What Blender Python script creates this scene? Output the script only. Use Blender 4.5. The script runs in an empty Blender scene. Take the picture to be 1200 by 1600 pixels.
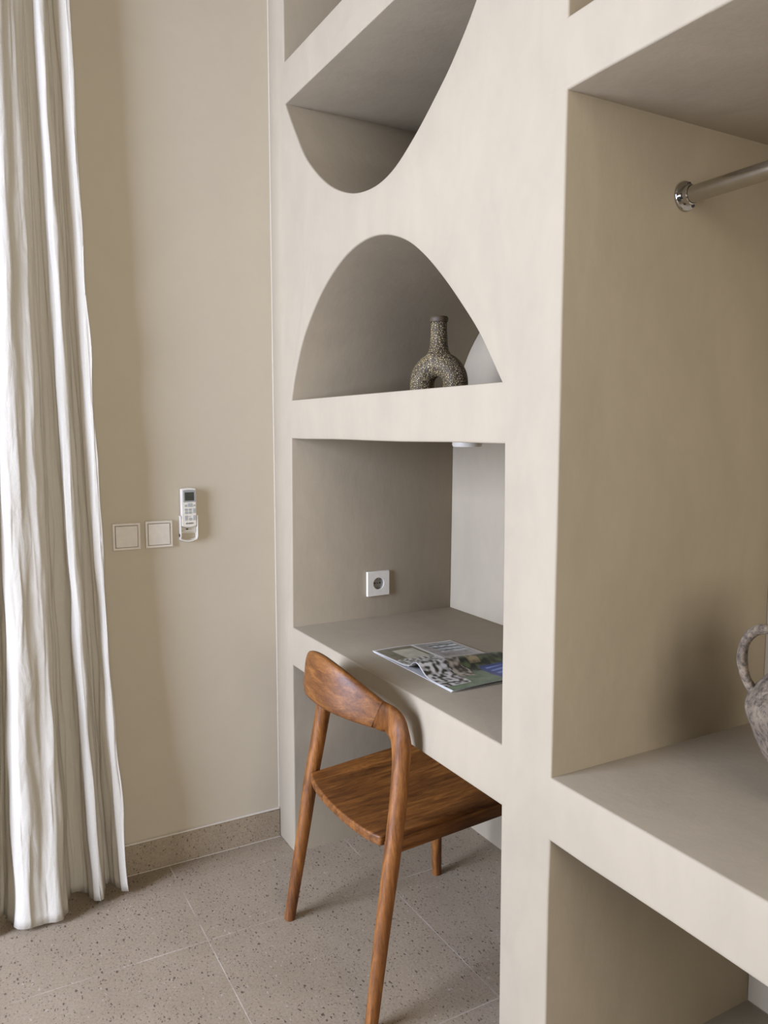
import bpy, bmesh, math, random
from mathutils import Vector, Matrix, noise
random.seed(4)
SC = bpy.context.scene
COL = SC.collection

# ------------------------------------------------------------------ camera
F_PX, YAW, PITCH = 1228.0, math.radians(29.118), math.radians(5.885)
cam_d = bpy.data.cameras.new('camera')
cam = bpy.data.objects.new('camera', cam_d); COL.objects.link(cam)
cam_d.sensor_fit = 'VERTICAL'; cam_d.sensor_height = 24.0
cam_d.lens = 24.0 * F_PX / 1600.0
cam_d.clip_start = 0.02
cam.location = (2.4057, -0.9322, 1.3698)
fwd = Vector((-math.cos(YAW) * math.cos(PITCH), math.sin(YAW) * math.cos(PITCH), -math.sin(PITCH)))
cam.rotation_euler = fwd.to_track_quat('-Z', 'Y').to_euler()
SC.camera = cam

# ------------------------------------------------------------------ light
SC.view_settings.view_transform = 'Standard'
SC.view_settings.look = 'None'
SC.view_settings.gamma = 1.0
SC.view_settings.use_curve_mapping = False
SC.view_settings.exposure = 0.45
world = bpy.data.worlds.new('sky'); SC.world = world
world.use_nodes = True
bg = world.node_tree.nodes['Background']
bg.inputs['Color'].default_value = (1.0, 0.95, 0.88, 1)
bg.inputs['Strength'].default_value = 0.8


def area(name, loc, target, sx, sy, power, color):
    d = bpy.data.lights.new(name, 'AREA'); d.shape = 'RECTANGLE'
    d.size, d.size_y, d.energy, d.color = sx, sy, power, color
    o = bpy.data.objects.new(name, d); COL.objects.link(o)
    o.location = loc
    o.rotation_euler = (Vector(target) - Vector(loc)).to_track_quat('-Z', 'Y').to_euler()
    return o


# daylight through the window in the wall opposite the shelving
area('window_daylight', (0.95, -3.62, 1.60), (0.95, 0, 1.60), 1.6, 2.0, 247, (0.815, 0.956, 1.34))
# softer daylight from a high window at the far end of the room, behind the camera
area('end_window_daylight', (5.02, -0.95, 1.95), (0, -0.95, 1.95), 1.5, 1.9, 70, (1.0, 0.98, 0.94))

# ------------------------------------------------------------------ materials
def new_mat(name):
    m = bpy.data.materials.new(name); m.use_nodes = True
    nt = m.node_tree
    b = nt.nodes['Principled BSDF']
    return m, nt, b


def node(nt, kind, **kw):
    n = nt.nodes.new(kind)
    for k, v in kw.items():
        if k in n.inputs.keys():
            n.inputs[k].default_value = v
        else:
            setattr(n, k, v)
    return n


def ramp(nt, fac, stops):
    r = nt.nodes.new('ShaderNodeValToRGB')
    e = r.color_ramp.elements
    while len(e) < len(stops):
        e.new(0.5)
    for i, (p, c) in enumerate(stops):
        e[i].position = p
        e[i].color = (c[0], c[1], c[2], 1) if not isinstance(c, (int, float)) else (c, c, c, 1)
    nt.links.new(fac, r.inputs['Fac'])
    return r


def mix(nt, fac, a, b, blend='MIX'):
    m = nt.nodes.new('ShaderNodeMix'); m.data_type = 'RGBA'; m.blend_type = blend
    for sock, v in ((m.inputs[0], fac), (m.inputs[6], a), (m.inputs[7], b)):
        if hasattr(v, 'links'):
            nt.links.new(v, sock)
        elif isinstance(v, (int, float)):
            sock.default_value = v
        else:
            sock.default_value = (v[0], v[1], v[2], 1)
    return m.outputs[2]


def obj_coords(nt, scale=(1, 1, 1), rot=(0, 0, 0)):
    tc = nt.nodes.new('ShaderNodeTexCoord')
    mp = nt.nodes.new('ShaderNodeMapping')
    mp.inputs['Scale'].default_value = scale
    mp.inputs['Rotation'].default_value = rot
    nt.links.new(tc.outputs['Object'], mp.inputs['Vector'])
    return mp.outputs['Vector']


def bump(nt, b, height, strength, dist):
    n = node(nt, 'ShaderNodeBump', Strength=strength, Distance=dist)
    nt.links.new(height, n.inputs['Height'])
    nt.links.new(n.outputs['Normal'], b.inputs['Normal'])


def plain(name, color, rough=0.5, metal=0.0, spec=0.5):
    m, nt, b = new_mat(name)
    b.inputs['Base Color'].default_value = (*color, 1)
    b.inputs['Roughness'].default_value = rough
    b.inputs['Metallic'].default_value = metal
    b.inputs['Specular IOR Level'].default_value = spec
    # barely visible mottling keeps the surface from looking computed
    v = obj_coords(nt)
    n = node(nt, 'ShaderNodeTexNoise', Scale=60.0, Detail=3.0)
    nt.links.new(v, n.inputs['Vector'])
    r = ramp(nt, n.outputs['Fac'], [(0.3, tuple(c * 0.95 for c in color)), (0.7, tuple(min(1, c * 1.04) for c in color))])
    nt.links.new(r.outputs['Color'], b.inputs['Base Color'])
    return m


def plaster(name, color, var=0.06, rough=0.75, bmp=0.25, stretch=(1, 1, 0.45)):
    m, nt, b = new_mat(name)
    v = obj_coords(nt, stretch)
    n1 = node(nt, 'ShaderNodeTexNoise', Scale=4.2, Detail=7.0, Roughness=0.62, Distortion=0.6)
    n2 = node(nt, 'ShaderNodeTexNoise', Scale=16.0, Detail=6.0, Roughness=0.6, Distortion=1.2)
    for n in (n1, n2):
        nt.links.new(v, n.inputs['Vector'])
    lo = tuple(c * (1 - var) for c in color); hi = tuple(min(1, c * (1 + var * 0.8)) for c in color)
    r1 = ramp(nt, n1.outputs['Fac'], [(0.32, lo), (0.68, hi)])
    r2 = ramp(nt, n2.outputs['Fac'], [(0.35, 1 - var * 0.6), (0.65, 1.0)])
    nt.links.new(mix(nt, 1.0, r1.outputs['Color'], r2.outputs['Color'], 'MULTIPLY'), b.inputs['Base Color'])
    b.inputs['Roughness'].default_value = rough
    b.inputs['Specular IOR Level'].default_value = 0.25
    n3 = node(nt, 'ShaderNodeTexNoise', Scale=38.0, Detail=8.0, Roughness=0.65)
    nt.links.new(v, n3.inputs['Vector'])
    bump(nt, b, n3.outputs['Fac'], bmp, 0.004)
    return m


def terrazzo(name, grid):
    m, nt, b = new_mat(name)
    v = obj_coords(nt)
    big = node(nt, 'ShaderNodeTexNoise', Scale=5.0, Detail=6.0, Roughness=0.6)
    nt.links.new(v, big.inputs['Vector'])
    base = ramp(nt, big.outputs['Fac'], [(0.3, (0.246, 0.188, 0.123)), (0.7, (0.292, 0.227, 0.153))]).outputs['Color']
    # fine light and mid grains
    g1 = node(nt, 'ShaderNodeTexNoise', Scale=150.0, Detail=4.0, Roughness=0.7)
    nt.links.new(v, g1.inputs['Vector'])
    rg = ramp(nt, g1.outputs['Fac'], [(0.36, 0.86), (0.5, 1.0), (0.66, 1.12)])
    base = mix(nt, 1.0, base, rg.outputs['Color'], 'MULTIPLY')
    # chips: warped cells, only a random few of them dark
    warp = node(nt, 'ShaderNodeTexNoise', Scale=90.0, Detail=2.0)
    nt.links.new(v, warp.inputs['Vector'])
    add = node(nt, 'ShaderNodeVectorMath', operation='MULTIPLY_ADD')
    nt.links.new(warp.outputs['Color'], add.inputs[0])
    add.inputs[1].default_value = (0.012, 0.012, 0.012)
    sq = node(nt, 'ShaderNodeVectorMath', operation='MULTIPLY'); sq.inputs[1].default_value = (0.75, 1.25, 1.0)
    nt.links.new(v, sq.inputs[0]); nt.links.new(sq.outputs[0], add.inputs[2])
    for scale, frac, size, col in ((72.0, 0.46, 0.27, (0.050, 0.034, 0.024)), (115.0, 0.60, 0.33, (0.085, 0.058, 0.040)), (170.0, 0.55, 0.36, (0.13, 0.095, 0.068)), (95.0, 0.16, 0.32, (0.36, 0.30, 0.24))):
        vo = node(nt, 'ShaderNodeTexVoronoi', Scale=scale, Randomness=1.0)
        nt.links.new(add.outputs[0], vo.inputs['Vector'])
        sep = node(nt, 'ShaderNodeSeparateColor')
        nt.links.new(vo.outputs['Color'], sep.inputs[0])
        pick = node(nt, 'ShaderNodeMath', operation='LESS_THAN'); pick.inputs[1].default_value = frac
        nt.links.new(sep.outputs[0], pick.inputs[0])
        sz = node(nt, 'ShaderNodeMath', operation='MULTIPLY'); sz.inputs[1].default_value = size
        nt.links.new(sep.outputs[1], sz.inputs[0])
        near = node(nt, 'ShaderNodeMath', operation='LESS_THAN')
        nt.links.new(vo.outputs['Distance'], near.inputs[0]); nt.links.new(sz.outputs[0], near.inputs[1])
        both = node(nt, 'ShaderNodeMath', operation='MULTIPLY')
        nt.links.new(pick.outputs[0], both.inputs[0]); nt.links.new(near.outputs[0], both.inputs[1])
        amt = node(nt, 'ShaderNodeMath', operation='MULTIPLY'); amt.inputs[1].default_value = 0.8
        nt.links.new(both.outputs[0], amt.inputs[0])
        base = mix(nt, amt.outputs[0], base, col)
    if grid:
        sx = node(nt, 'ShaderNodeSeparateXYZ'); nt.links.new(v, sx.inputs[0])
        masks = []
        for ax, off, pitch in ((0, 0.432, 0.556), (1, -0.377, 0.556)):
            a = node(nt, 'ShaderNodeMath', operation='SUBTRACT'); a.inputs[1].default_value = off - 30 * pitch
            nt.links.new(sx.outputs[ax], a.inputs[0])
            p = node(nt, 'ShaderNodeMath', operation='PINGPONG'); p.inputs[1].default_value = pitch / 2
            # ping-pong of half the pitch returns to zero once per tile
            nt.links.new(a.outputs[0], p.inputs[0])
            l = node(nt, 'ShaderNodeMath', operation='LESS_THAN'); l.inputs[1].default_value = 0.0012
            nt.links.new(p.outputs[0], l.inputs[0]); masks.append(l)
        mx = node(nt, 'ShaderNodeMath', operation='MAXIMUM')
        nt.links.new(masks[0].outputs[0], mx.inputs[0]); nt.links.new(masks[1].outputs[0], mx.inputs[1])
        ln = node(nt, 'ShaderNodeTexNoise', Scale=5.0); nt.links.new(v, ln.inputs['Vector'])
        rl = ramp(nt, ln.outputs['Fac'], [(0.42, 0.03), (0.62, 0.50)])
        am = node(nt, 'ShaderNodeMath', operation='MULTIPLY')
        nt.links.new(mx.outputs[0], am.inputs[0]); nt.links.new(rl.outputs['Color'], am.inputs[1])
        base = mix(nt, am.outputs[0], base, (0.60, 0.54, 0.46))
    nt.links.new(base, b.inputs['Base Color'])
    b.inputs['Roughness'].default_value = 0.55
    b.inputs['Specular IOR Level'].default_value = 0.35
    return m


def wood(name, stretch, planks=None, gain=1.0):
    m, nt, b = new_mat(name)
    v = obj_coords(nt, stretch)
    n1 = node(nt, 'ShaderNodeTexNoise', Scale=7.0, Detail=6.0, Roughness=0.6, Distortion=0.7)
    n2 = node(nt, 'ShaderNodeTexNoise', Scale=42.0, Detail=5.0, Roughness=0.7, Distortion=0.4)
    for n in (n1, n2):
        nt.links.new(v, n.inputs['Vector'])
    c1 = ramp(nt, n1.outputs['Fac'], [(0.28, (0.056, 0.0175, 0.0035)), (0.5, (0.132, 0.046, 0.0095)), (0.72, (0.225, 0.086, 0.019))]).outputs['Color']
    c2 = ramp(nt, n2.outputs['Fac'], [(0.30, 0.72), (0.62, 1.06)])
    c = mix(nt, 1.0, c1, c2.outputs['Color'], 'MULTIPLY')
    # growth rings: contour lines of a stretched, slowly varying field
    n3 = node(nt, 'ShaderNodeTexNoise', Scale=3.4, Detail=2.0, Roughness=0.45, Distortion=0.5)
    nt.links.new(v, n3.inputs['Vector'])
    mu = node(nt, 'ShaderNodeMath', operation='MULTIPLY'); mu.inputs[1].default_value = 22.0
    nt.links.new(n3.outputs['Fac'], mu.inputs[0])
    frc = node(nt, 'ShaderNodeMath', operation='FRACT'); nt.links.new(mu.outputs[0], frc.inputs[0])
    rr = ramp(nt, frc.outputs[0], [(0.0, 0.80), (0.35, 1.05), (0.85, 1.0), (1.0, 0.80)])
    c = mix(nt, 0.8, c, rr.outputs['Color'], 'MULTIPLY')
    if planks:
        tc = obj_coords(nt)
        sx = node(nt, 'ShaderNodeSeparateXYZ'); nt.links.new(tc, sx.inputs[0])
        d = node(nt, 'ShaderNodeMath', operation='DIVIDE'); d.inputs[1].default_value = planks
        nt.links.new(sx.outputs[0], d.inputs[0])
        fl = node(nt, 'ShaderNodeMath', operation='FLOOR'); nt.links.new(d.outputs[0], fl.inputs[0])
        wn = node(nt, 'ShaderNodeTexWhiteNoise', noise_dimensions='1D'); nt.links.new(fl.outputs[0], wn.inputs['W'])
        rp = ramp(nt, wn.outputs['Value'], [(0.0, 0.50), (1.0, 1.30)])
        c = mix(nt, 1.0, c, rp.outputs['Color'], 'MULTIPLY')
    c = mix(nt, 1.0, c, (gain, gain, gain * 0.9), 'MULTIPLY')
    nt.links.new(c, b.inputs['Base Color'])
    b.inputs['Roughness'].default_value = 0.5
    b.inputs['Specular IOR Level'].default_value = 0.35
    bump(nt, b, n2.outputs['Fac'], 0.12, 0.002)
    return m


M_PLASTER = plaster('cream_microcement', (0.300, 0.244, 0.165), 0.065, 0.7, 0.14)
M_WALL = plaster('beige_wall_paint', (0.440, 0.375, 0.274), 0.02, 0.85, 0.08, (1, 1, 1))
M_ROOM = plain('room_paint', (0.131, 0.104, 0.078), 0.9)
M_FLOOR = terrazzo('terrazzo_tile', True)
M_SKIRT = terrazzo('terrazzo_skirting', False)
M_CAULK = plain('white_caulk', (0.56, 0.50, 0.41), 0.7)
M_WHITE = plain('white_plastic', (0.60, 0.55, 0.455), 0.4)
M_CREAM = plain('cream_plastic', (0.56, 0.495, 0.40), 0.45)
M_GREYP = plain('grey_plastic', (0.24, 0.24, 0.22), 0.45)
M_BTN = plain('button_grey', (0.33, 0.33, 0.31), 0.5)
M_LCD = plain('display_dark', (0.045, 0.045, 0.032), 0.2)
M_BLACK = plain('black_plastic', (0.012, 0.011, 0.010), 0.5)
M_SOCK = plain('socket_grey', (0.25, 0.225, 0.19), 0.5)
M_CHROME = plain('chrome', (0.52, 0.50, 0.465), 0.11, 1.0)
M_WOODX = wood('teak_across', (1.0, 6.0, 7.0), None, 1.05)
M_WOODZ = wood('teak_upright', (7.0, 7.0, 0.9), None, 1.3)
M_WOODY = wood('teak_planks', (7.0, 0.9, 7.0), 0.078, 1.2)


def cloth_mat():
    m, nt, b = new_mat('white_linen')
    v = obj_coords(nt, (1, 1, 1))
    w = node(nt, 'ShaderNodeTexNoise', Scale=420.0, Detail=2.0)
    nt.links.new(v, w.inputs['Vector'])
    r = ramp(nt, w.outputs['Fac'], [(0.3, (0.66, 0.60, 0.49)), (0.7, (0.74, 0.68, 0.57))])
    nt.links.new(r.outputs['Color'], b.inputs['Base Color'])
    b.inputs['Roughness'].default_value = 0.8
    b.inputs['Specular IOR Level'].default_value = 0.1
    n = node(nt, 'ShaderNodeTexNoise', Scale=16.0, Detail=5.0, Distortion=0.8)
    v2 = obj_coords(nt, (1.6, 1.6, 0.55))
    nt.links.new(v2, n.inputs['Vector'])
    bump(nt, b, n.outputs['Fac'], 0.30, 0.012)
    t = node(nt, 'ShaderNodeBsdfTranslucent', Color=(0.66, 0.61, 0.52, 1))
    ms = node(nt, 'ShaderNodeMixShader'); ms.inputs[0].default_value = 0.42
    nt.links.new(b.outputs[0], ms.inputs[1]); nt.links.new(t.outputs[0], ms.inputs[2])
    nt.links.new(ms.outputs[0], nt.nodes['Material Output'].inputs['Surface'])
    return m


M_CLOTH = cloth_mat()


def crackle_mat():
    m, nt, b = new_mat('crackled_brown_glaze')
    v = obj_coords(nt)
    wn = node(nt, 'ShaderNodeTexNoise', Scale=70.0, Detail=3.0); nt.links.new(v, wn.inputs['Vector'])
    add = node(nt, 'ShaderNodeVectorMath', operation='MULTIPLY_ADD')
    nt.links.new(wn.outputs['Color'], add.inputs[0]); add.inputs[1].default_value = (0.006,) * 3; nt.links.new(v, add.inputs[2])
    vo = node(nt, 'ShaderNodeTexVoronoi', Scale=185.0, feature='DISTANCE_TO_EDGE')
    nt.links.new(add.outputs[0], vo.inputs['Vector'])
    nz = node(nt, 'ShaderNodeTexNoise', Scale=22.0, Detail=4.0); nt.links.new(v, nz.inputs['Vector'])
    tan = ramp(nt, nz.outputs['Fac'], [(0.3, (0.18, 0.120, 0.044)), (0.7, (0.43, 0.315, 0.135))]).outputs['Color']
    r = ramp(nt, vo.outputs['Distance'], [(0.06, 0.0), (0.24, 1.0)])
    nt.links.new(mix(nt, r.outputs['Color'], (0.034, 0.020, 0.009), tan), b.inputs['Base Color'])
    b.inputs['Roughness'].default_value = 0.6
    bump(nt, b, r.outputs['Color'], 0.7, 0.004)
    return m


def stone_mat():
    m, nt, b = new_mat('weathered_terracotta')
    v = obj_coords(nt)
    n1 = node(nt, 'ShaderNodeTexNoise', Scale=22.0, Detail=8.0, Roughness=0.7, Distortion=1.0)
    n2 = node(nt, 'ShaderNodeTexNoise', Scale=95.0, Detail=6.0, Roughness=0.75)
    for n in (n1, n2):
        nt.links.new(v, n.inputs['Vector'])
    c = ramp(nt, n1.outputs['Fac'], [(0.28, (0.042, 0.026, 0.014)), (0.46, (0.130, 0.092, 0.056)), (0.62, (0.205, 0.152, 0.096)), (0.76, (0.36, 0.285, 0.185))]).outputs['Color']
    s = ramp(nt, n2.outputs['Fac'], [(0.38, 0.30), (0.54, 1.0)])
    nt.links.new(mix(nt, 1.0, c, s.outputs['Color'], 'MULTIPLY'), b.inputs['Base Color'])
    b.inputs['Roughness'].default_value = 0.8
    bump(nt, b, n2.outputs['Fac'], 0.7, 0.006)
    return m


M_CRACKLE = crackle_mat()
M_STONE = stone_mat()
M_RIM = plain('dark_glaze', (0.060, 0.036, 0.014), 0.65)


# ------------------------------------------------------------------ builders
def link_mesh(name, me, mats, parent=None, smooth=None):
    o = bpy.data.objects.new(name, me); COL.objects.link(o)
    for m in (mats if isinstance(mats, (list, tuple)) else [mats]):
        me.materials.append(m)
    if smooth is not None:
        for p in me.polygons:
            p.use_smooth = True
        me.set_sharp_from_angle(angle=math.radians(smooth))
    if parent:
        o.parent = parent
        o.matrix_parent_inverse = Matrix.Translation(-parent.location) if parent.type == 'EMPTY' else Matrix()
    return o


def from_bm(name, bm, mats, parent=None, smooth=None):
    bmesh.ops.recalc_face_normals(bm, faces=bm.faces)
    me = bpy.data.meshes.new(name); bm.to_mesh(me); bm.free()
    return link_mesh(name, me, mats, parent, smooth)


def thing(name, label, cat, loc, group=None):
    o = bpy.data.objects.new(name, None); COL.objects.link(o)
    o.location = loc; o.empty_display_size = 0.05
    return tag(o, label, cat, group)


def tag(o, label, cat, group=None):
    o['label'] = label; o['category'] = cat
    if group:
        o['group'] = group
    return o


def struct(o):
    o['kind'] = 'structure'
    return o


def box_bm(bm, lo, hi, bev=0.0, seg=2, rot=None):
    lo, hi = Vector(lo), Vector(hi)
    r = bmesh.ops.create_cube(bm, size=1.0)
    vs = r['verts']
    c, s = (lo + hi) / 2, hi - lo
    for v in vs:
        v.co = Vector((v.co.x * s.x, v.co.y * s.y, v.co.z * s.z)) + c
    if bev > 0:
        es = list({e for v in vs for e in v.link_edges})
        bmesh.ops.bevel(bm, geom=es, offset=bev, segments=seg, profile=0.5, affect='EDGES')
    return bm


def box(name, lo, hi, mat, parent=None, bev=0.0, seg=2):
    return from_bm(name, box_bm(bmesh.new(), lo, hi, bev, seg), mat, parent, 40 if bev else None)


def catmull(pts, n):
    out = []
    P = [Vector(p) for p in pts]
    P = [P[0] * 2 - P[1]] + P + [P[-1] * 2 - P[-2]]
    for i in range(1, len(P) - 2):
        for k in range(n):
            t = k / n
            a, b, c, d = P[i - 1], P[i], P[i + 1], P[i + 2]
            out.append(0.5 * (2 * b + (c - a) * t + (2 * a - 5 * b + 4 * c - d) * t * t + (3 * b - a - 3 * c + d) * t ** 3))
    out.append(P[-2])
    return out


def sweep_bm(bm, centers, normals, ha, hb, seg=20, power=2.0):
    """ha: half size across the normal, hb: half size along the normal"""
    n = len(centers); rings = []
    for i in range(n):
        T = (centers[min(i + 1, n - 1)] - centers[max(i - 1, 0)]).normalized()
        N = normals[i] - T * normals[i].dot(T); N.normalize()
        B = T.cross(N)
        ring = []
        for k in range(seg):
            a = 2 * math.pi * k / seg
            ca, sa = math.cos(a), math.sin(a)
            u = math.copysign(abs(ca) ** (2 / power), ca); w = math.copysign(abs(sa) ** (2 / power), sa)
            ring.append(bm.verts.new(centers[i] + B * (u * ha[i]) + N * (w * hb[i])))
        rings.append(ring)
    for i in range(n - 1):
        for k in range(seg):
            bm.faces.new((rings[i][k], rings[i][(k + 1) % seg], rings[i + 1][(k + 1) % seg], rings[i + 1][k]))
    for r in (rings[0], rings[-1]):
        bm.faces.new(r)
    return bm


def lathe_bm(bm, prof, origin, axis=2, seg=48, xs=1.0, ys=1.0):
    rings = []
    for r, h in prof:
        ring = []
        for k in range(seg):
            a = 2 * math.pi * k / seg
            p = (r * math.cos(a) * xs, r * math.sin(a) * ys, h)
            if axis == 0:
                p = (p[2], p[0], p[1])
            elif axis == 1:
                p = (p[0], p[2], p[1])
            ring.append(bm.verts.new(Vector(p) + Vector(origin)))
        rings.append(ring)
    for i in range(len(rings) - 1):
        for k in range(seg):
            bm.faces.new((rings[i][k], rings[i][(k + 1) % seg], rings[i + 1][(k + 1) % seg], rings[i + 1][k]))
    bm.faces.new(rings[0]); bm.faces.new(rings[-1])
    return bm


def outline_mesh(loops, depth, bev, res=2):
    """closed 2-D loops (holes by even-odd) extruded to a bevelled solid, as a mesh in local X, Y with Z thickness"""
    cu = bpy.data.curves.new('tmp', 'CURVE'); cu.dimensions = '2D'; cu.fill_mode = 'BOTH'
    for lp in loops:
        s = cu.splines.new('POLY'); s.points.add(len(lp) - 1)
        for q, (a, b) in zip(s.points, lp):
            q.co = (a, b, 0, 1)
        s.use_cyclic_u = True
    cu.extrude = depth / 2 - bev; cu.bevel_depth = bev; cu.bevel_resolution = res; cu.offset = -bev
    o = bpy.data.objects.new('tmp', cu); COL.objects.link(o)
    dg = bpy.context.evaluated_depsgraph_get()
    me = bpy.data.meshes.new_from_object(o.evaluated_get(dg))
    bpy.data.objects.remove(o); bpy.data.curves.remove(cu)
    return me


# ------------------------------------------------------------------ room shell
RX, RY, RZ, DEPTH = 5.1, -3.7, 3.6, 0.60
struct(box('floor', (-0.15, RY - 0.12, -0.08), (RX, DEPTH + 0.17, 0), M_FLOOR))
struct(box('ceiling', (-0.15, RY - 0.12, RZ), (RX + 0.1, DEPTH + 0.17, RZ + 0.08), M_ROOM))


def holed_wall(name, axis, lo, hi, hole, mat):
    """wall slab with one rectangular opening; axis is the normal axis"""
    u = 1 - axis
    bm = bmesh.new()
    (u0, u1, z0, z1) = hole
    def b(ua, ub, za, zb):
        l, h = list(lo), list(hi)
        l[u], h[u], l[2], h[2] = ua, ub, za, zb
        box_bm(bm, l, h)
    b(lo[u], u0, lo[2], hi[2]); b(u1, hi[u], lo[2], hi[2]); b(u0, u1, z1, hi[2])
    if z0 > lo[2] + 1e-4:
        b(u0, u1, lo[2], z0)
    return struct(from_bm(name, bm, mat))


holed_wall('wall_left', 0, (-0.12, RY, 0), (0, DEPTH + 0.17, RZ), (-2.7, -0.86, 0.0, 2.6), M_WALL)
holed_wall('wall_front', 1, (0.0, RY - 0.12, 0), (RX, RY, RZ), (0.12, 1.78, 0.58, 2.62), M_ROOM)
holed_wall('wall_back', 0, (RX, RY - 0.12, 0), (RX + 0.1, DEPTH + 0.17, RZ), (-1.75, -0.15, 0.95, 2.95), M_ROOM)
struct(box('wall_right', (0.0, DEPTH + 0.05, 0), (RX, DEPTH + 0.17, RZ), M_ROOM))


def frame_ring(name, axis, u0, u1, z0, z1, a, b, w, mat):
    lp = [[(u0, z0), (u1, z0), (u1, z1), (u0, z1)], [(u0 + w, z0 + w), (u1 - w, z0 + w), (u1 - w, z1 - w), (u0 + w, z1 - w)]]
    me = outline_mesh(lp, b - a, 0.003)
    for v in me.vertices:
        x, y, z = v.co
        v.co = (x, (a + b) / 2 + z, y) if axis == 1 else ((a + b) / 2 + z, x, y)
    return struct(link_mesh(name, me, mat))


frame_ring('window_1', 1, 0.12, 1.78, 0.58, 2.62, RY - 0.09, RY - 0.03, 0.05, M_WHITE)
frame_ring('window_2', 0, -1.75, -0.15, 0.95, 2.95, RX + 0.02, RX + 0.08, 0.05, M_WHITE)
frame_ring('door_1', 0, -2.7, -0.86, 0.0, 2.6, -0.10, -0.04, 0.06, M_WHITE)

# skirting and the pale filler lines around it
struct(box('baseboard_left', (0.0, -0.86, 0.0), (0.011, -0.001, 0.097), M_SKIRT, None, 0.0015, 1))
bm = bmesh.new()
box_bm(bm, (0.0, -0.86, 0.0965), (0.010, -0.001, 0.1005), 0.001, 1)
box_bm(bm, (0.010, -0.86, 0.0), (0.0125, -0.001, 0.0012))
struct(from_bm('trim_1', bm, M_CAULK))
bm = bmesh.new()
for k in range(72):
    z0, z1 = 0.10 + k * 0.0483, 0.10 + (k + 1) * 0.0483
    w = 0.0009 + 0.0012 * (noise.noise(Vector((0, 0, z0 * 3.0))) + 0.5)
    box_bm(bm, (0.0, -w, z0), (w + 0.001, 0.001, z1))
struct(from_bm('trim_2', bm, M_CAULK))

# ------------------------------------------------------------------ built-in shelving
XL, XR, XS, XE = 0.137, 1.209, 1.3555, 4.30
Z_DU, Z_D, Z_N, Z_A, Z_I, Z_T = 0.628, 0.752, 1.3455, 1.463, 2.335, 2.455
Z_S0, Z_S1, Z_R, Z_R2 = 0.622, 0.742, 1.934, 2.050
UW, UH = 4.60, 3.598

arch = catmull([(0.150, Z_A, 0), (0.178, 1.53, 0), (0.238, 1.629, 0), (0.323, 1.712, 0), (0.418, 1.776, 0), (0.528, 1.822, 0), (0.635, 1.839, 0),
                (0.733, 1.831, 0), (0.828, 1.800, 0), (0.905, 1.755, 0), (0.982, 1.694, 0), (1.054, 1.627, 0), (1.121, 1.557, 0), (1.191, Z_A, 0)], 6)
bowl = catmull([(0.128, Z_I, 0), (0.199, 2.235, 0), (0.283, 2.132, 0), (0.415, 2.033, 0), (0.549, 1.974, 0), (0.669, 1.955, 0), (0.769, 1.968, 0),
                (0.863, 2.011, 0), (0.953, 2.068, 0), (1.023, 2.121, 0), (1.100, 2.200, 0), (1.192, Z_I, 0)], 6)


def edge_pts(pts, amp=0.0018, step=0.09):
    """straight plaster edges, trowelled by hand: they wander by a millimetre or two"""
    out = []
    for i, a in enumerate(pts):
        b = pts[(i + 1) % len(pts)]
        L = math.hypot(b[0] - a[0], b[1] - a[1]); n = max(1, int(L / step))
        nx, ny = -(b[1] - a[1]) / L, (b[0] - a[0]) / L
        for k in range(n):
            t = k / n
            x, y = a[0] + (b[0] - a[0]) * t, a[1] + (b[1] - a[1]) * t
            w = 0 if k == 0 or i == 0 else amp * noise.noise(Vector((x * 3.1 + i * 7, y * 3.1, 3.3))) * 1.6
            out.append((x + nx * w, y + ny * w))
    return out


def rect(x0, x1, z0, z1):
    return edge_pts([(x0, z0), (x1, z0), (x1, z1), (x0, z1)])


loops = [
    [(0.0005, 0), (XL - 0.003, 0), (XL - 0.001, 0.3), (XL - 0.004, Z_DU)] + edge_pts([(XL - 0.004, Z_DU), (XR + 0.002, Z_DU)])[1:4] + [(XR + 0.002, Z_DU), (XR + 0.004, 0.3), (XR + 0.006, 0), (UW, 0), (UW, UH), (0.0005, UH)],
    edge_pts([(XL, Z_D), (XR - 0.001, Z_D), (XR - 0.006, Z_N), (XL + 0.009, Z_N + 0.001)]),
    [(p.x, p.y) for p in arch],
    [(p.x, p.y) for p in bowl],
    rect(0.123, 1.20, Z_T, 3.45),
    rect(XS, XE, 0.085, Z_S0), edge_pts([(XS - 0.001, Z_S1), (XE, Z_S1), (XE, Z_R), (XS + 0.001, Z_R)]), rect(XS, XE, Z_R2, 3.45)]
me = outline_mesh(loops, DEPTH, 0.0045)
for v in me.vertices:
    x, y, z = v.co
    v.co = (x, DEPTH / 2 - z, y)
bm = bmesh.new(); bm.from_mesh(me)
bmesh.ops.remove_doubles(bm, verts=bm.verts, dist=1e-5)
for co, no in (((XL, 0, 0), (1, 0, 0)), ((XR, 0, 0), (1, 0, 0)), ((XS, 0, 0), (1, 0, 0)), ((XE, 0, 0), (1, 0, 0)), ((0, 0, Z_A - 0.001), (0, 0, 1)), ((0, 0, Z_I + 0.001), (0, 0, 1)), ((0, 0, Z_T), (0, 0, 1)), ((0, 0, Z_R2), (0, 0, 1)), ((0, 0, Z_R), (0, 0, 1))):
    bmesh.ops.bisect_plane(bm, geom=bm.verts[:] + bm.edges[:] + bm.faces[:], dist=1e-6, plane_co=co, plane_no=no)
bmesh.ops.recalc_face_normals(bm, faces=bm.faces)


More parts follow.
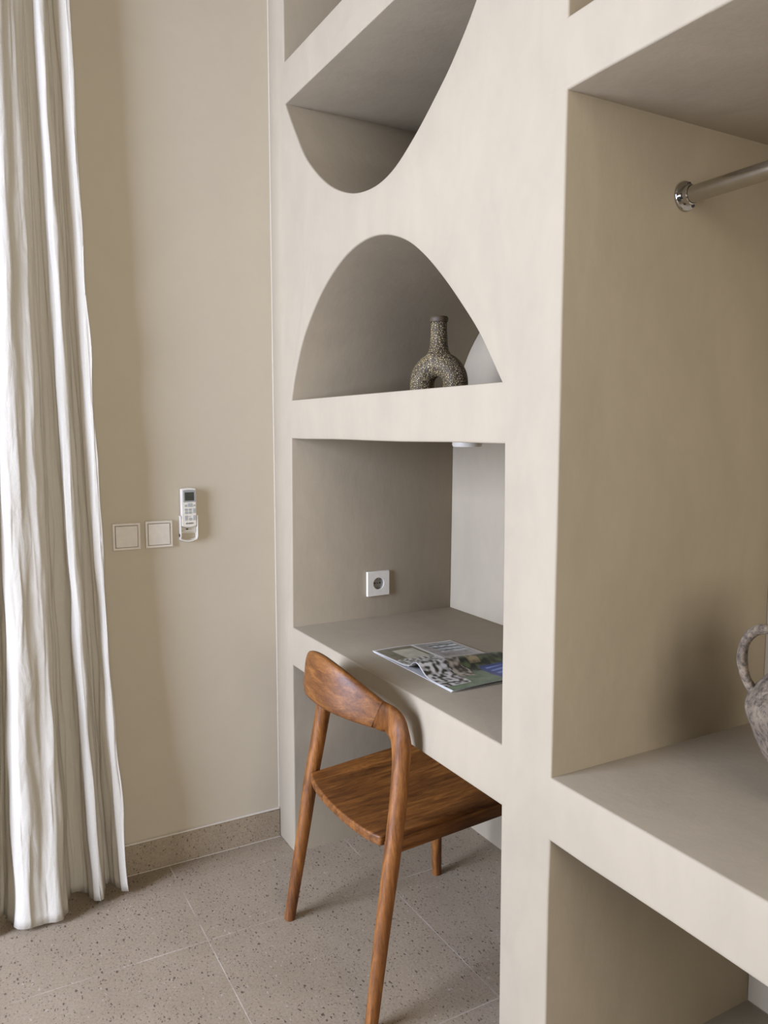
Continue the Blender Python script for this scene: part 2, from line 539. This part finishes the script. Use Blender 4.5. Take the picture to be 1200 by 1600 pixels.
def region(f):
    c = f.calc_center_median()
    inl = XL - 0.001 < c.x < XR + 0.001; inr = XS + 0.0005 < c.x < XE - 0.0005
    upright = abs(f.normal.x) > 0.9
    if inl and not upright:
        if Z_DU - 0.006 < c.z < Z_D + 0.006: return 'desk_top'
        if Z_N - 0.004 < c.z < Z_A + 0.0006 and (f.normal.z < 0.99 or c.z > 1.4): return 'shelf_board'
        if Z_I + 0.0006 < c.z < Z_T + 0.003: return 'shelf_board.1'
    if inr and not upright:
        if Z_S0 - 0.004 < c.z < Z_S1 + 0.004: return 'shelf_board.2'
        if Z_R - 0.004 < c.z < Z_R2 + 0.004: return 'shelf_board.3'
    if 0.001 < c.y < DEPTH - 0.001 and abs(f.normal.y) < 0.9:
        if 0.14 < c.x < 1.2 and Z_A < c.z < 1.85: return 'arched_niche'
        if 0.12 < c.x < 1.2 and 1.94 < c.z < Z_I + 0.002: return 'bowl_shaped_niche'
    return 'frame'


unit = thing('built_in_shelving', 'tall cream plaster built-in shelving wall with arched niches, desk and wardrobe bay', 'shelving', (0, 0, 0))
groups = {}
for f in bm.faces:
    groups.setdefault(region(f), []).append(f)
for key, faces in groups.items():
    vid, vs, fs = {}, [], []
    for f in faces:
        idx = []
        for v in f.verts:
            if v.index not in vid:
                vid[v.index] = len(vs); vs.append(v.co.copy())
            idx.append(vid[v.index])
        fs.append(idx)
    m2 = bpy.data.meshes.new(key); m2.from_pydata(vs, [], fs); m2.update()
    link_mesh(key.split('.')[0], m2, M_PLASTER, unit, 32)
bm.free()
box('back_panel', (0.0005, DEPTH - 0.001, 0.0), (UW, DEPTH + 0.05, UH), M_PLASTER, unit)
box('floor_slab', (XS - 0.02, 0.01, 0.001), (XE + 0.02, DEPTH, 0.085), M_PLASTER, unit)

# ------------------------------------------------------------------ chair
CX = 0.692
chair = thing('dining_chair', 'brown teak chair with curved backrest and plank seat tucked under the plaster desk', 'chair', (CX, 0.1, 0))


def arc(t):
    """backrest centre line, t from -1 (left joint) to 1 (right joint)"""
    x = CX + 0.172 * t
    y = -0.04 - 0.118 * (1 - abs((x - CX) / 0.215) ** 2.5)
    return Vector((x, y, 0.765 - 0.045 * abs(t) ** 2.2))


n = 41
ts = [-1 + 2 * i / (n - 1) for i in range(n)]
cs = [arc(t) for t in ts]
ns = []
for i in range(n):
    T = cs[min(i + 1, n - 1)] - cs[max(i - 1, 0)]
    ns.append(Vector((T.y, -T.x, 0)).normalized() + Vector((0, 0, 0.10)))
ha = [0.062 - 0.028 * abs(t) ** 2.0 for t in ts]
hb = [0.0135 + 0.001 * abs(t) for t in ts]
from_bm('backrest', sweep_bm(bmesh.new(), cs, ns, ha, hb, 28, 3.2), M_WOODX, chair, 50)

leg_z = [(0.242, -0.148, 0), (0.238, -0.132, 0.1), (0.234, -0.116, 0.2), (0.231, -0.100, 0.3), (0.229, -0.084, 0.4), (0.2225, -0.067, 0.5), (0.2135, -0.052, 0.6), (0.207, -0.047, 0.648)]
leg_r = [0.0150, 0.0160, 0.0172, 0.0184, 0.0196, 0.0200, 0.0205, 0.0222]
for s in (1, -1):
    j = arc(s)
    pts = [Vector((CX + s * dx, y, z)) for dx, y, z in leg_z]
    T = (arc(s) - arc(s * 0.95)).normalized() * -1
    pts += [Vector((CX + s * 0.201, -0.051, 0.676)), Vector((CX + s * 0.189, -0.063, 0.703)), j + T * 0.004]
    rr = leg_r[:6] + [0.0212, 0.0245, 0.0295, 0.0330, 0.0342]
    tt = leg_r + [0.0185, 0.0158, 0.0147]
    sub = 8
    fine = catmull(pts, sub)
    fr = [v.x for v in catmull([(r, 0, 0) for r in rr], sub)]
    ft = [v.x for v in catmull([(r, 0, 0) for r in tt], sub)]
    nend = ns[-1] if s > 0 else ns[0]
    nl = []
    for i in range(len(fine)):
        w = max(0.0, (i - 7 * sub) / (3 * sub)); w = w * w * (3 - 2 * w)
        nl.append(Vector((0, -1, 0.1)).lerp(nend, w))
    from_bm('leg', sweep_bm(bmesh.new(), fine, nl, fr, ft, 24, 2.2), M_WOODZ, chair, 50)
for s in (1, -1):
    a, b = Vector((CX + s * 0.231, 0.339, 0)), Vector((CX + s * 0.212, 0.318, 0.425))
    pts = [a.lerp(b, i / 8) for i in range(9)]
    r = [0.0135 + 0.0075 * (i / 8) for i in range(9)]
    from_bm('leg', sweep_bm(bmesh.new(), pts, [Vector((0, -1, 0))] * 9, r, r, 20, 2.4), M_WOODZ, chair, 50)


def seat_pt(u, v):
    hw = 0.197 + 0.018 * v
    x = CX + hw * u
    y0 = -0.104 - 0.020 * (1 - u * u) + 0.006 * abs(u) ** 8
    y1 = 0.350 - 0.008 * u * u
    y = y0 + (y1 - y0) * v
    dish = 0.011 * (1 - u * u) * (0.35 + 0.65 * math.sin(math.pi * min(1, v * 1.15)))
    z = 0.437 + 0.026 * v - dish
    return Vector((x, y, z))


bm = bmesh.new()
nu, nv = 32, 32
top, botm = [], []
for jv in range(nv + 1):
    top.append([bm.verts.new(seat_pt(-1 + 2 * i / nu, jv / nv)) for i in range(nu + 1)])
    botm.append([bm.verts.new(seat_pt(-1 + 2 * i / nu, jv / nv) * 1.0 - Vector((0, 0, 0.021 + 0.004 * abs(-1 + 2 * i / nu)))) for i in range(nu + 1)])
for jv in range(nv):
    for i in range(nu):
        bm.faces.new((top[jv][i], top[jv][i + 1], top[jv + 1][i + 1], top[jv + 1][i]))
        bm.faces.new((botm[jv][i], botm[jv + 1][i], botm[jv + 1][i + 1], botm[jv][i + 1]))
for i in range(nu):
    bm.faces.new((top[0][i], botm[0][i], botm[0][i + 1], top[0][i + 1]))
    bm.faces.new((top[nv][i], top[nv][i + 1], botm[nv][i + 1], botm[nv][i]))
for jv in range(nv):
    bm.faces.new((top[jv][0], top[jv + 1][0], botm[jv + 1][0], botm[jv][0]))
    bm.faces.new((top[jv][nu], botm[jv][nu], botm[jv + 1][nu], top[jv + 1][nu]))
seat = from_bm('seat', bm, M_WOODY, chair, 40)
bv = seat.modifiers.new('edge', 'BEVEL'); bv.width = 0.004; bv.segments = 3; bv.limit_method = 'ANGLE'; bv.angle_limit = math.radians(50)
for s in (1, -1):
    a, b = Vector((CX + s * 0.207, -0.086, 0.408)), Vector((CX + s * 0.206, 0.318, 0.430))
    pts = [a.lerp(b, i / 10) for i in range(11)]
    from_bm('side_rail', sweep_bm(bmesh.new(), pts, [Vector((s, 0, 0))] * 11, [0.0155] * 11, [0.011] * 11, 20, 5.0), M_WOODY, chair, 40)
box('front_rail', (CX - 0.20, 0.308, 0.395), (CX + 0.20, 0.328, 0.432), M_WOODX, chair, 0.003)

# ------------------------------------------------------------------ curtain
HEM = [(-1.42, 0.10), (-1.34, 0.21), (-1.27, 0.07), (-1.18, 0.20), (-1.10, 0.09), (-1.03, 0.22), (-0.965, 0.20), (-0.955, 0.075), (-0.935, 0.075), (-0.915, 0.185), (-0.880, 0.205),
       (-0.862, 0.120), (-0.852, 0.070), (-0.842, 0.130), (-0.828, 0.205), (-0.790, 0.235), (-0.750, 0.222), (-0.712, 0.232), (-0.692, 0.180), (-0.680, 0.085), (-0.655, 0.055), (-0.632, 0.080), (-0.618, 0.150),
       (-0.598, 0.180), (-0.584, 0.130), (-0.580, 0.065), (-0.568, 0.050), (-0.552, 0.090), (-0.534, 0.150), (-0.520, 0.160)]
TOP = [(-1.05, 0.10), (-1.02, 0.18), (-0.985, 0.09), (-0.95, 0.18), (-0.915, 0.09), (-0.88, 0.18), (-0.855, 0.18), (-0.845, 0.09), (-0.835, 0.08), (-0.825, 0.16), (-0.805, 0.18),
       (-0.797, 0.12), (-0.790, 0.085), (-0.782, 0.12), (-0.772, 0.165), (-0.752, 0.180), (-0.736, 0.160), (-0.718, 0.150), (-0.706, 0.130), (-0.700, 0.095), (-0.692, 0.085), (-0.680, 0.110), (-0.672, 0.150),
       (-0.660, 0.165), (-0.648, 0.120), (-0.641, 0.085), (-0.632, 0.080), (-0.622, 0.115), (-0.606, 0.150), (-0.594, 0.150)]
sub = 10
hem = catmull([(a, b, 0) for a, b in HEM], sub)
tp = catmull([(a, b, 0) for a, b in TOP], sub)
nz = 110
verts, faces = [], []
for jz in range(nz + 1):
    f = jz / nz
    z = 0.012 + f * 2.86
    e = f ** 0.82
    for i, (h, t) in enumerate(zip(hem, tp)):
        y = h.x + (t.x - h.x) * e; x = h.y + (t.y - h.y) * e
        w = noise.noise(Vector((i * 0.07, z * 1.7, 1.0))); w2 = noise.noise(Vector((i * 0.22, z * 5.0, 7.0)))
        w3 = noise.noise(Vector((i * 0.45, z * 11.0 + i * 0.2, 4.0)))
        amp = 0.5 + 0.8 * (1 - f)
        x += (0.011 * w + 0.005 * w2 + 0.0022 * w3) * amp
        y += (0.007 * w2 - 0.004 * w) * amp
        zz = z + (0.010 * noise.noise(Vector((i * 0.05, 0, 0))) if jz == 0 else 0)
        verts.append((0.03 + max(x - 0.04, 0.0) * (0.40 + 0.30 * (1 - f) ** 4), y, zz))
m = len(hem)
for jz in range(nz):
    for i in range(m - 1):
        faces.append((jz * m + i, jz * m + i + 1, (jz + 1) * m + i + 1, (jz + 1) * m + i))
me = bpy.data.meshes.new('curtain'); me.from_pydata(verts, [], faces); me.update()
cur = link_mesh('curtain', me, M_CLOTH, None, 180)
so = cur.modifiers.new('cloth', 'SOLIDIFY'); so.thickness = 0.0015
tag(cur, 'floor length white linen curtain hanging in folds against the beige wall', 'curtain')

# ------------------------------------------------------------------ switches and remote on the left wall (x = 0)
def switch(y0, y1, z0, z1, tilt, label):
    c = Vector((0, (y0 + y1) / 2, (z0 + z1) / 2))
    t = thing('light_switch', label, 'light switch', c, 'square wall switches')
    h = (y1 - y0) / 2
    me = outline_mesh([[(-h, -h), (h, -h), (h, h), (-h, h)], [(-h + 0.007, -h + 0.007), (h - 0.007, -h + 0.007), (h - 0.007, h - 0.007), (-h + 0.007, h - 0.007)]], 0.010, 0.0012)
    def place(me, dx, rz):
        for v in me.vertices:
            a, b, d = v.co
            v.co = (dx + d, c.y + a * math.cos(rz) - b * math.sin(rz), c.z + a * math.sin(rz) + b * math.cos(rz))
    place(me, 0.005, tilt)
    link_mesh('frame', me, M_CREAM, t, 35)
    k = h - 0.0085
    me = outline_mesh([[(-k, -k), (k, -k), (k, k), (-k, k)]], 0.011, 0.001)
    place(me, 0.0062, tilt)
    link_mesh('rocker', me, M_WHITE if label.startswith('right') else M_CREAM, t, 35)
    bmx = box_bm(bmesh.new(), (0.0003, c.y - h + 0.003, c.z - h + 0.003), (0.004, c.y + h - 0.003, c.z + h - 0.003))
    from_bm('back_box', bmx, M_GREYP, t)


switch(-0.513, -0.433, 1.017, 1.097, 0.0, 'square white light switch nearer the curtain, leftmost of two')
switch(-0.418, -0.337, 1.018, 1.099, 0.0, 'square white light switch next to the remote control, right of the pair')

RC = Vector((0, -0.2875, 1.13))


def yz_outline(name, loops, x0, x1, bev, mat, parent, smooth=35, res=2):
    me = outline_mesh(loops, x1 - x0, bev, res)
    for v in me.vertices:
        a, b, d = v.co
        v.co = ((x0 + x1) / 2 + d, a, b)
    return link_mesh(name, me, mat, parent, smooth)


def rrect(y0, y1, z0, z1, r, top_bulge=0.0, bot_bulge=0.0, n=6):
    pts = []
    for cy, cz, a0 in ((y1 - r, z1 - r, 0), (y0 + r, z1 - r, 90), (y0 + r, z0 + r, 180), (y1 - r, z0 + r, 270)):
        for k in range(n + 1):
            a = math.radians(a0 + 90 * k / n)
            pts.append((cy + r * math.cos(a), cz + r * math.sin(a)))
        if a0 == 0 and top_bulge:
            for k in range(1, 8):
                t = k / 8; pts.append((y1 - r + (y0 - y1 + 2 * r) * t, z1 + top_bulge * math.sin(math.pi * t)))
        if a0 == 180 and bot_bulge:
            for k in range(1, 8):
                t = k / 8; pts.append((y0 + r + (y1 - y0 - 2 * r) * t, z0 - bot_bulge * math.sin(math.pi * t)))
    return pts


hold = thing('remote_holder', 'white wall bracket with an open loop below the remote control', 'holder', (0, -0.288, 1.07))
HY0, HY1 = -0.3155, -0.2605
yz_outline('back_plate', [rrect(HY0, HY1, 1.034, 1.112, 0.006, 0, 0.004), rrect(HY0 + 0.005, HY1 - 0.005, 1.0395, 1.0555, 0.004, 0, 0.003)], 0.0004, 0.004, 0.0008, M_WHITE, hold)
box('side_rail', (0.0004, HY0, 1.045), (0.021, HY0 + 0.0035, 1.112), M_WHITE, hold, 0.001)
box('side_rail', (0.0004, HY1 - 0.0035, 1.045), (0.021, HY1, 1.112), M_WHITE, hold, 0.001)
yz_outline('bottom_loop', [rrect(HY0, HY1, 1.034, 1.064, 0.009, 0, 0.004), rrect(HY0 + 0.0032, HY1 - 0.0032, 1.0372, 1.0645, 0.006, 0, 0.003)], 0.0004, 0.016, 0.0008, M_WHITE, hold)
box('lock_slot', (0.0035, -0.2945, 1.0665), (0.0046, -0.2875, 1.0705), M_BLACK, hold)

rem = thing('remote_control', 'white air conditioner remote with grey display hanging in its wall bracket', 'remote control', RC)
Y0, Y1 = -0.3115, -0.2645
X1 = 0.0215
yz_outline('body', [rrect(Y0, Y1, 1.078, 1.195, 0.005, 0.002, 0.003)], 0.0045, X1, 0.003, M_WHITE, rem, 40, 4)
yz_outline('display_frame', [rrect(Y0 + 0.0065, Y1 - 0.0025, 1.153, 1.190, 0.002, 0.001)], X1 - 0.001, X1 + 0.0007, 0.0003, M_GREYP, rem)
d = yz_outline('display', [rrect(Y0 + 0.011, Y1 - 0.0075, 1.1575, 1.1835, 0.0008)], X1, X1 + 0.0011, 0.0002, M_LCD, rem)
bm = bmesh.new()
for (a, b, z, w) in ((0.016, 0.017, 1.164, 0.010), (0.0215, 0.0335, 1.168, 0.0016), (0.0285, 0.0345, 1.1645, 0.0022)):
    box_bm(bm, (X1 + 0.001, Y0 + a, z), (X1 + 0.0014, Y0 + b, z + w))
dg = from_bm('segment_marks', bm, M_BLACK, d)


def button(u0, u1, z0, z1, mat=None):
    o = yz_outline('button', [rrect(Y0 + u0, Y0 + u1, z0, z1, min(0.0022, (z1 - z0) * 0.4))], X1 - 0.0008, X1 + 0.0016, 0.0005, mat or M_BTN, rem)
    bmk = bmesh.new()
    zc = (z0 + z1) / 2
    box_bm(bmk, (X1 + 0.0014, Y0 + u0 + (u1 - u0) * 0.25, zc - 0.0009), (X1 + 0.0018, Y0 + u0 + (u1 - u0) * 0.75, zc + 0.0003))
    from_bm('button_mark', bmk, M_GREYP, o)


button(0.0095, 0.0165, 1.1395, 1.1455); button(0.0195, 0.0330, 1.1385, 1.1495); button(0.0365, 0.0430, 1.1395, 1.1455)
for z0 in (1.1265, 1.1175):
    button(0.0095, 0.0180, z0, z0 + 0.0072); button(0.0215, 0.0300, z0, z0 + 0.0072)
button(0.0345, 0.0430, 1.1190, 1.1335)
button(0.0095, 0.0170, 1.0970, 1.1120); button(0.0345, 0.0430, 1.0970, 1.1120)
button(0.0215, 0.0300, 1.0970, 1.1050)
box('button_mark', (X1 - 0.0005, Y0 + 0.0215, 1.1085), (X1 + 0.0005, Y0 + 0.0290, 1.1100), M_GREYP, rem)


def text_mesh(body, size, shear=0.15):
    cu = bpy.data.curves.new('t', 'FONT'); cu.body = body; cu.size = size; cu.shear = shear; cu.extrude = 0.0002; cu.offset = size * 0.015
    o = bpy.data.objects.new('t', cu); COL.objects.link(o)
    me = bpy.data.meshes.new_from_object(o.evaluated_get(bpy.context.evaluated_depsgraph_get()))
    bpy.data.objects.remove(o); bpy.data.curves.remove(cu)
    return me


me = text_mesh('DAIKIN', 0.0062)
for v in me.vertices:
    a, b, dd = v.co
    v.co = (X1 + 0.0003 + dd, Y0 + 0.0150 + a, 1.0858 + b)
lg = link_mesh('logo', me, M_BLACK, rem)
bm = bmesh.new()
f = [bm.verts.new((X1 + 0.0005, Y0 + y, z)) for y, z in ((0.0125, 1.0858), (0.0142, 1.0858), (0.0162, 1.0902), (0.0150, 1.0902))]
bm.faces.new(f)
r = bmesh.ops.extrude_face_region(bm, geom=bm.faces[:])
for v in r['geom']:
    if isinstance(v, bmesh.types.BMVert):
        v.co.x -= 0.0005
from_bm('logo_mark', bm, M_BLACK, lg)

# ------------------------------------------------------------------ socket on the desk nook's side wall (x = XL)
sock = thing('power_socket', 'white square wall socket with a round grey recess above the desk', 'socket', (XL, 0.304, 0.866))
SX = XL + 0.0022
circ = lambda cy, cz, r, n=40: [(cy + r * math.cos(2 * math.pi * k / n), cz + r * math.sin(2 * math.pi * k / n)) for k in range(n)]
SY, SZ = 0.304, 0.866
yz_outline('cover_plate', [[(SY - .041, SZ - .041), (SY + .041, SZ - .041), (SY + .041, SZ + .041), (SY - .041, SZ + .041)], circ(SY, SZ, 0.0195)], SX, SX + 0.011, 0.0012, M_WHITE, sock)
bm = bmesh.new()
lathe_bm(bm, [(0.0001, 0.0002), (0.0195, 0.0002), (0.0195, 0.0095), (0.0188, 0.0095), (0.0182, 0.001), (0.0001, 0.001)], (SX, SY, SZ), 0, 40)
cup = from_bm('socket_cup', bm, M_SOCK, sock, 40)
for dy in (-0.0095, 0.0095):
    from_bm('pin_hole', lathe_bm(bmesh.new(), [(0.0031, 0.0008), (0.0031, 0.0016)], (SX, SY + dy, SZ), 0, 16), M_BLACK, cup)
from_bm('centre_screw', lathe_bm(bmesh.new(), [(0.002, 0.0008), (0.002, 0.0016)], (SX, SY, SZ), 0, 16), M_BLACK, cup)
bm = bmesh.new()
box_bm(bm, (SX + 0.001, SY - 0.003, SZ + 0.0150), (SX + 0.009, SY + 0.003, SZ + 0.0178))
from_bm('earth_clip', bm, M_CHROME, cup)
box('earth_clip', (SX + 0.001, SY - 0.003, SZ - 0.0178), (SX + 0.009, SY + 0.003, SZ - 0.0150), M_CHROME, cup)

# ------------------------------------------------------------------ spotlight under the nook ceiling
sp = thing('ceiling_spotlight', 'small round white spotlight fixed under the shelf above the desk', 'light', (0.655, 0.30, Z_N))
from_bm('housing', lathe_bm(bmesh.new(), [(0.040, 0.0), (0.0405, -0.014), (0.038, -0.0185), (0.030, -0.019), (0.028, -0.012), (0.0001, -0.012)], (0.655, 0.30, Z_N + 0.0005), 2, 40), M_WHITE, sp, 35)
from_bm('lens', lathe_bm(bmesh.new(), [(0.0275, -0.0125), (0.0275, -0.0145), (0.0001, -0.0155)], (0.655, 0.30, Z_N + 0.0005), 2, 32), M_GREYP, sp, 35)

# ------------------------------------------------------------------ magazine on the desk
def page_colour(side, u, v):
    """printed page: u along the page width from the outer edge of the left page, v from near edge to far edge (0..1)"""
    q = lambda s, k: noise.noise(Vector((u * s + k, v * s * 1.3, k)))
    t = 0.5 + 0.5 * q(9, 3.0) + 0.25 * q(26, 5.0)
    lerp = lambda a, b, w: tuple(a[i] + (b[i] - a[i]) * max(0, min(1, w)) for i in range(3))
    paper = (0.62, 0.59, 0.53)
    if side == 'l':
        if u < 0.03 or v < 0.02 or v > 0.985: return paper
        if v < 0.455:
            if u < 0.10: return lerp((0.17, 0.14, 0.10), (0.25, 0.21, 0.15), t)
            if 0.16 < v < 0.42 and 0.18 < u < 0.66:
                return lerp((0.34, 0.32, 0.22), (0.50, 0.48, 0.36), t + 0.2 * q(40, 1))
            if u > 0.62: return lerp((0.10, 0.10, 0.07), (0.55, 0.52, 0.46), 0.5 + 1.6 * q(22, 9))
            return lerp((0.07, 0.09, 0.045), (0.24, 0.19, 0.13), t)
        if v < 0.50: return lerp(paper, (0.50, 0.47, 0.42), 0.4) if abs(v - 0.477) < 0.01 else paper
        if 0.62 < v < 0.95 and 0.12 < u < 0.55:
            if int(u * 20) % 3 == 0: return (0.10, 0.10, 0.09)
            return lerp((0.16, 0.17, 0.15), (0.52, 0.54, 0.52), 0.5 + 1.4 * q(14, 2))
        if 0.60 < u < 0.80 and 0.55 < v < 0.9: return lerp((0.09, 0.09, 0.08), (0.30, 0.27, 0.23), t)
        return lerp((0.22, 0.20, 0.17), (0.36, 0.33, 0.29), t)
    # right page: one garden photograph to the edges
    if v < 0.010: return paper
    w = q(13, 8)
    wob = 0.06 * q(6, 2)
    if v > 0.60 + wob * 0.3 and u > 0.40:
        if v > 0.90: return lerp((0.20, 0.25, 0.36), (0.10, 0.14, 0.28), (u * 7) % 1)
        if u < 0.46 or v < 0.66: return (0.02, 0.035, 0.13)
        return (0.018, 0.040, 0.17) if (u * 8 + v * 1.5) % 1 < 0.6 else (0.13, 0.19, 0.38)
    if v < 0.30 + wob and u < 0.85:
        return lerp((0.035, 0.03, 0.02), (0.56, 0.52, 0.46), 0.50 + 2.2 * q(17, 6))
    if v < 0.46 + wob and u < 0.62:
        return lerp((0.045, 0.035, 0.022), (0.36, 0.30, 0.22), 0.42 + 2.0 * q(15, 4))
    if u < 0.50 + wob:
        if 0.55 < v < 0.68 and 0.14 < u < 0.34: return lerp((0.09, 0.065, 0.03), (0.30, 0.23, 0.11), 0.5 + w * 1.6)
        return lerp((0.006, 0.009, 0.004), (0.075, 0.095, 0.035), 0.30 + w * 1.6)
    return lerp((0.050, 0.075, 0.040), (0.17, 0.21, 0.115), t)


m_print, nt, b = new_mat('printed_paper')
at = node(nt, 'ShaderNodeVertexColor'); at.layer_name = 'print'
nt.links.new(at.outputs['Color'], b.inputs['Base Color'])
b.inputs['Roughness'].default_value = 0.38
M_PAPER = plain('paper_edge', (0.55, 0.53, 0.50), 0.7)
MX0, MS, MX1, MY0, MY1 = 0.512, 0.704, 0.904, 0.088, 0.345
mag = thing('magazine', 'open glossy magazine lying on the plaster desk, right page curling up', 'magazine', (MS, 0.21, Z_D))


def page_z(side, u, v):
    base = Z_D + 0.0030
    if side == 'l':
        return base + 0.0025 + 0.0035 * u + 0.004 * math.exp(-((u - 1.0) / 0.10) ** 2) * (1 - 0.3 * v) + 0.002 * math.sin(v * 5)
    bulge = math.exp(-((u - 0.20) / 0.17) ** 2) * 0.027 + math.exp(-((u - 1.0) / 0.22) ** 2) * 0.008 * v
    return base + 0.002 + bulge * (1.0 - 0.25 * v) + 0.0022 * math.sin(u * 8 + v * 3) * v


def page(side, a0, a1, nu=110, nv=130):
    vs, fs, cols = [], [], []
    for jv in range(nv + 1):
        v = jv / nv
        for iu in range(nu + 1):
            u = iu / nu
            x = a0 + (a1 - a0) * u
            sk = 0.004 * (u - 0.5) + (0.012 * v if side == 'r' else 0.0)
            vs.append((x + (0.006 * v if side == 'l' else 0.0), MY0 + (MY1 - MY0) * v + sk, page_z(side, u, v)))
            cols.append(page_colour(side, u, v))
    w = nu + 1
    for jv in range(nv):
        for iu in range(nu):
            fs.append((jv * w + iu, jv * w + iu + 1, (jv + 1) * w + iu + 1, (jv + 1) * w + iu))
    me = bpy.data.meshes.new('page'); me.from_pydata(vs, [], fs); me.update()
    ca = me.color_attributes.new('print', 'FLOAT_COLOR', 'POINT')
    for i, c in enumerate(cols):
        ca.data[i].color = (*c, 1)
    o = link_mesh('left_page' if side == 'l' else 'right_page', me, [m_print, M_PAPER], mag, 180)
    so = o.modifiers.new('leaf', 'SOLIDIFY'); so.thickness = 0.0022 if side == 'l' else 0.0010; so.offset = -1
    so.material_offset_rim = 1
    return o


page('l', MX0, MS)
page('r', MS - 0.001, MX1)
# the closed leaves under both open pages
bm = bmesh.new()
box_bm(bm, (MX0 + 0.002, MY0 + 0.001, Z_D + 0.0006), (MS, MY1 - 0.002, Z_D + 0.0024))
box_bm(bm, (MS, MY0 + 0.002, Z_D + 0.0006), (MX1 - 0.004, MY1 + 0.001, Z_D + 0.0024))
from_bm('page_block', bm, M_PAPER, mag)

# ------------------------------------------------------------------ arched vase in the niche
VP = Vector((0.512, 0.30, Z_A))
view = Vector((VP.x - cam.location.x, VP.y - cam.location.y, 0)).normalized()
turn = math.radians(-26)
vd = Vector((view.x * math.cos(turn) - view.y * math.sin(turn), view.x * math.sin(turn) + view.y * math.cos(turn), 0))
side_v = Vector((-vd.y, vd.x, 0)) * -1
vase = thing('vase', 'brown crackled ring-bodied vase with bottle neck standing in the arched niche', 'vase', VP)
R0, TR, ZC = 0.0525, 0.0350, 0.042
pts = [VP + side_v * R0 + Vector((0, 0, 0.0008)), VP + side_v * R0 + Vector((0, 0, 0.018))]
for k in range(0, 25):
    a = math.pi * k / 24
    pts.append(VP + side_v * (R0 * math.cos(a)) + Vector((0, 0, ZC + 1.0 * R0 * math.sin(a))))
pts += [VP - side_v * R0 + Vector((0, 0, 0.018)), VP - side_v * R0 + Vector((0, 0, 0.0008))]
bm = bmesh.new()
nn = len(pts)
sweep_bm(bm, pts, [vd] * nn, [TR] * nn, [TR * 1.05] * nn, 28, 2.0)
lathe_bm(bm, [(0.0001, 0.084), (0.028, 0.092), (0.0385, 0.110), (0.0350, 0.120), (0.0285, 0.132), (0.0255, 0.148), (0.0238, 0.172), (0.0228, 0.195), (0.0230, 0.212), (0.0001, 0.212)], VP, 2, 40)
body = from_bm('body', bm, M_CRACKLE, vase, 60)
rmv = body.modifiers.new('join', 'REMESH'); rmv.mode = 'VOXEL'; rmv.voxel_size = 0.0022; rmv.use_smooth_shade = True
smv = body.modifiers.new('blend', 'SMOOTH'); smv.iterations = 14; smv.factor = 0.6
from_bm('rim', lathe_bm(bmesh.new(), [(0.0185, 0.2105), (0.0245, 0.2115), (0.0262, 0.2165), (0.0258, 0.2230), (0.0235, 0.2262), (0.0175, 0.2258), (0.0160, 0.2160)], VP, 2, 40), M_RIM, vase, 40)

# ------------------------------------------------------------------ hanging rod
rod = thing('clothes_rail', 'chrome hanging rail on a round wall flange across the wardrobe bay', 'rail', (XS, 0.292, 1.803))
RY_, RZ_ = 0.292, 1.803
from_bm('tube', lathe_bm(bmesh.new(), [(0.0158, 0.004), (0.0158, XE - XS - 0.004)], (XS, RY_, RZ_), 0, 40), M_CHROME, rod, 40)
for x, s in ((XS + 0.0005, 1), (XE - 0.0005, -1)):
    fl = from_bm('flange', lathe_bm(bmesh.new(), [(0.0275, 0.0), (0.0275, s * 0.0035), (0.0262, s * 0.0052), (0.0190, s * 0.0062), (0.0182, s * 0.017), (0.0165, s * 0.0185), (0.0158, s * 0.006)], (x, RY_, RZ_), 0, 48), M_CHROME, rod, 40)
    for a in (78, 200, 318):
        ca, sa = math.cos(math.radians(a)), math.sin(math.radians(a))
        from_bm('screw', lathe_bm(bmesh.new(), [(0.0036, s * 0.003), (0.0036, s * 0.0070), (0.0025, s * 0.0078)], (x, RY_ + 0.0226 * ca, RZ_ + 0.0226 * sa), 0, 14), M_BLACK, fl, 40)

# ------------------------------------------------------------------ two-handled jar
JP = Vector((1.690, 0.30, Z_S1 + 0.001))
jar = thing('amphora_jar', 'weathered grey brown clay jar with loop handles on the wardrobe shelf', 'jar', JP)
prof = [(0.0001, 0.0), (0.046, 0.0), (0.050, 0.006), (0.066, 0.035), (0.089, 0.070), (0.110, 0.105), (0.1265, 0.140), (0.1345, 0.165), (0.129, 0.190), (0.110, 0.213), (0.088, 0.233), (0.064, 0.252),
        (0.052, 0.275), (0.050, 0.300), (0.056, 0.318), (0.066, 0.326), (0.066, 0.336), (0.054, 0.338), (0.044, 0.320), (0.042, 0.285), (0.0001, 0.270)]
pr = [(v.x, v.y) for v in catmull([(r, h, 0) for r, h in prof], 4)]
bm = lathe_bm(bmesh.new(), [(max(r, 0.0001), h) for r, h in pr], JP, 2, 72)
for v in bm.verts:
    d = v.co - JP
    k = noise.noise(v.co * 14) * 0.0035 + noise.noise(v.co * 45) * 0.0012
    if Vector((d.x, d.y)).length > 0.01 and d.z > 0.004:
        v.co += Vector((d.x, d.y, 0)).normalized() * k
from_bm('body', bm, M_STONE, jar, 70)
jv = Vector((JP.x - cam.location.x, JP.y - cam.location.y, 0)).normalized()
js = Vector((-jv.y, jv.x, 0))
for s in (1, -1):
    loop = [(0.122, 0.190), (0.135, 0.212), (0.142, 0.242), (0.138, 0.274), (0.122, 0.295), (0.096, 0.299), (0.068, 0.290), (0.044, 0.282)]
    pts = catmull([JP + js * (s * r) + Vector((0, 0, h)) for r, h in loop], 6)
    ra = [0.0082 + 0.0012 * noise.noise(p * 30) for p in pts]
    from_bm('handle', sweep_bm(bmesh.new(), pts, [jv] * len(pts), ra, [r * 1.25 for r in ra], 16, 2.0), M_STONE, jar, 60)
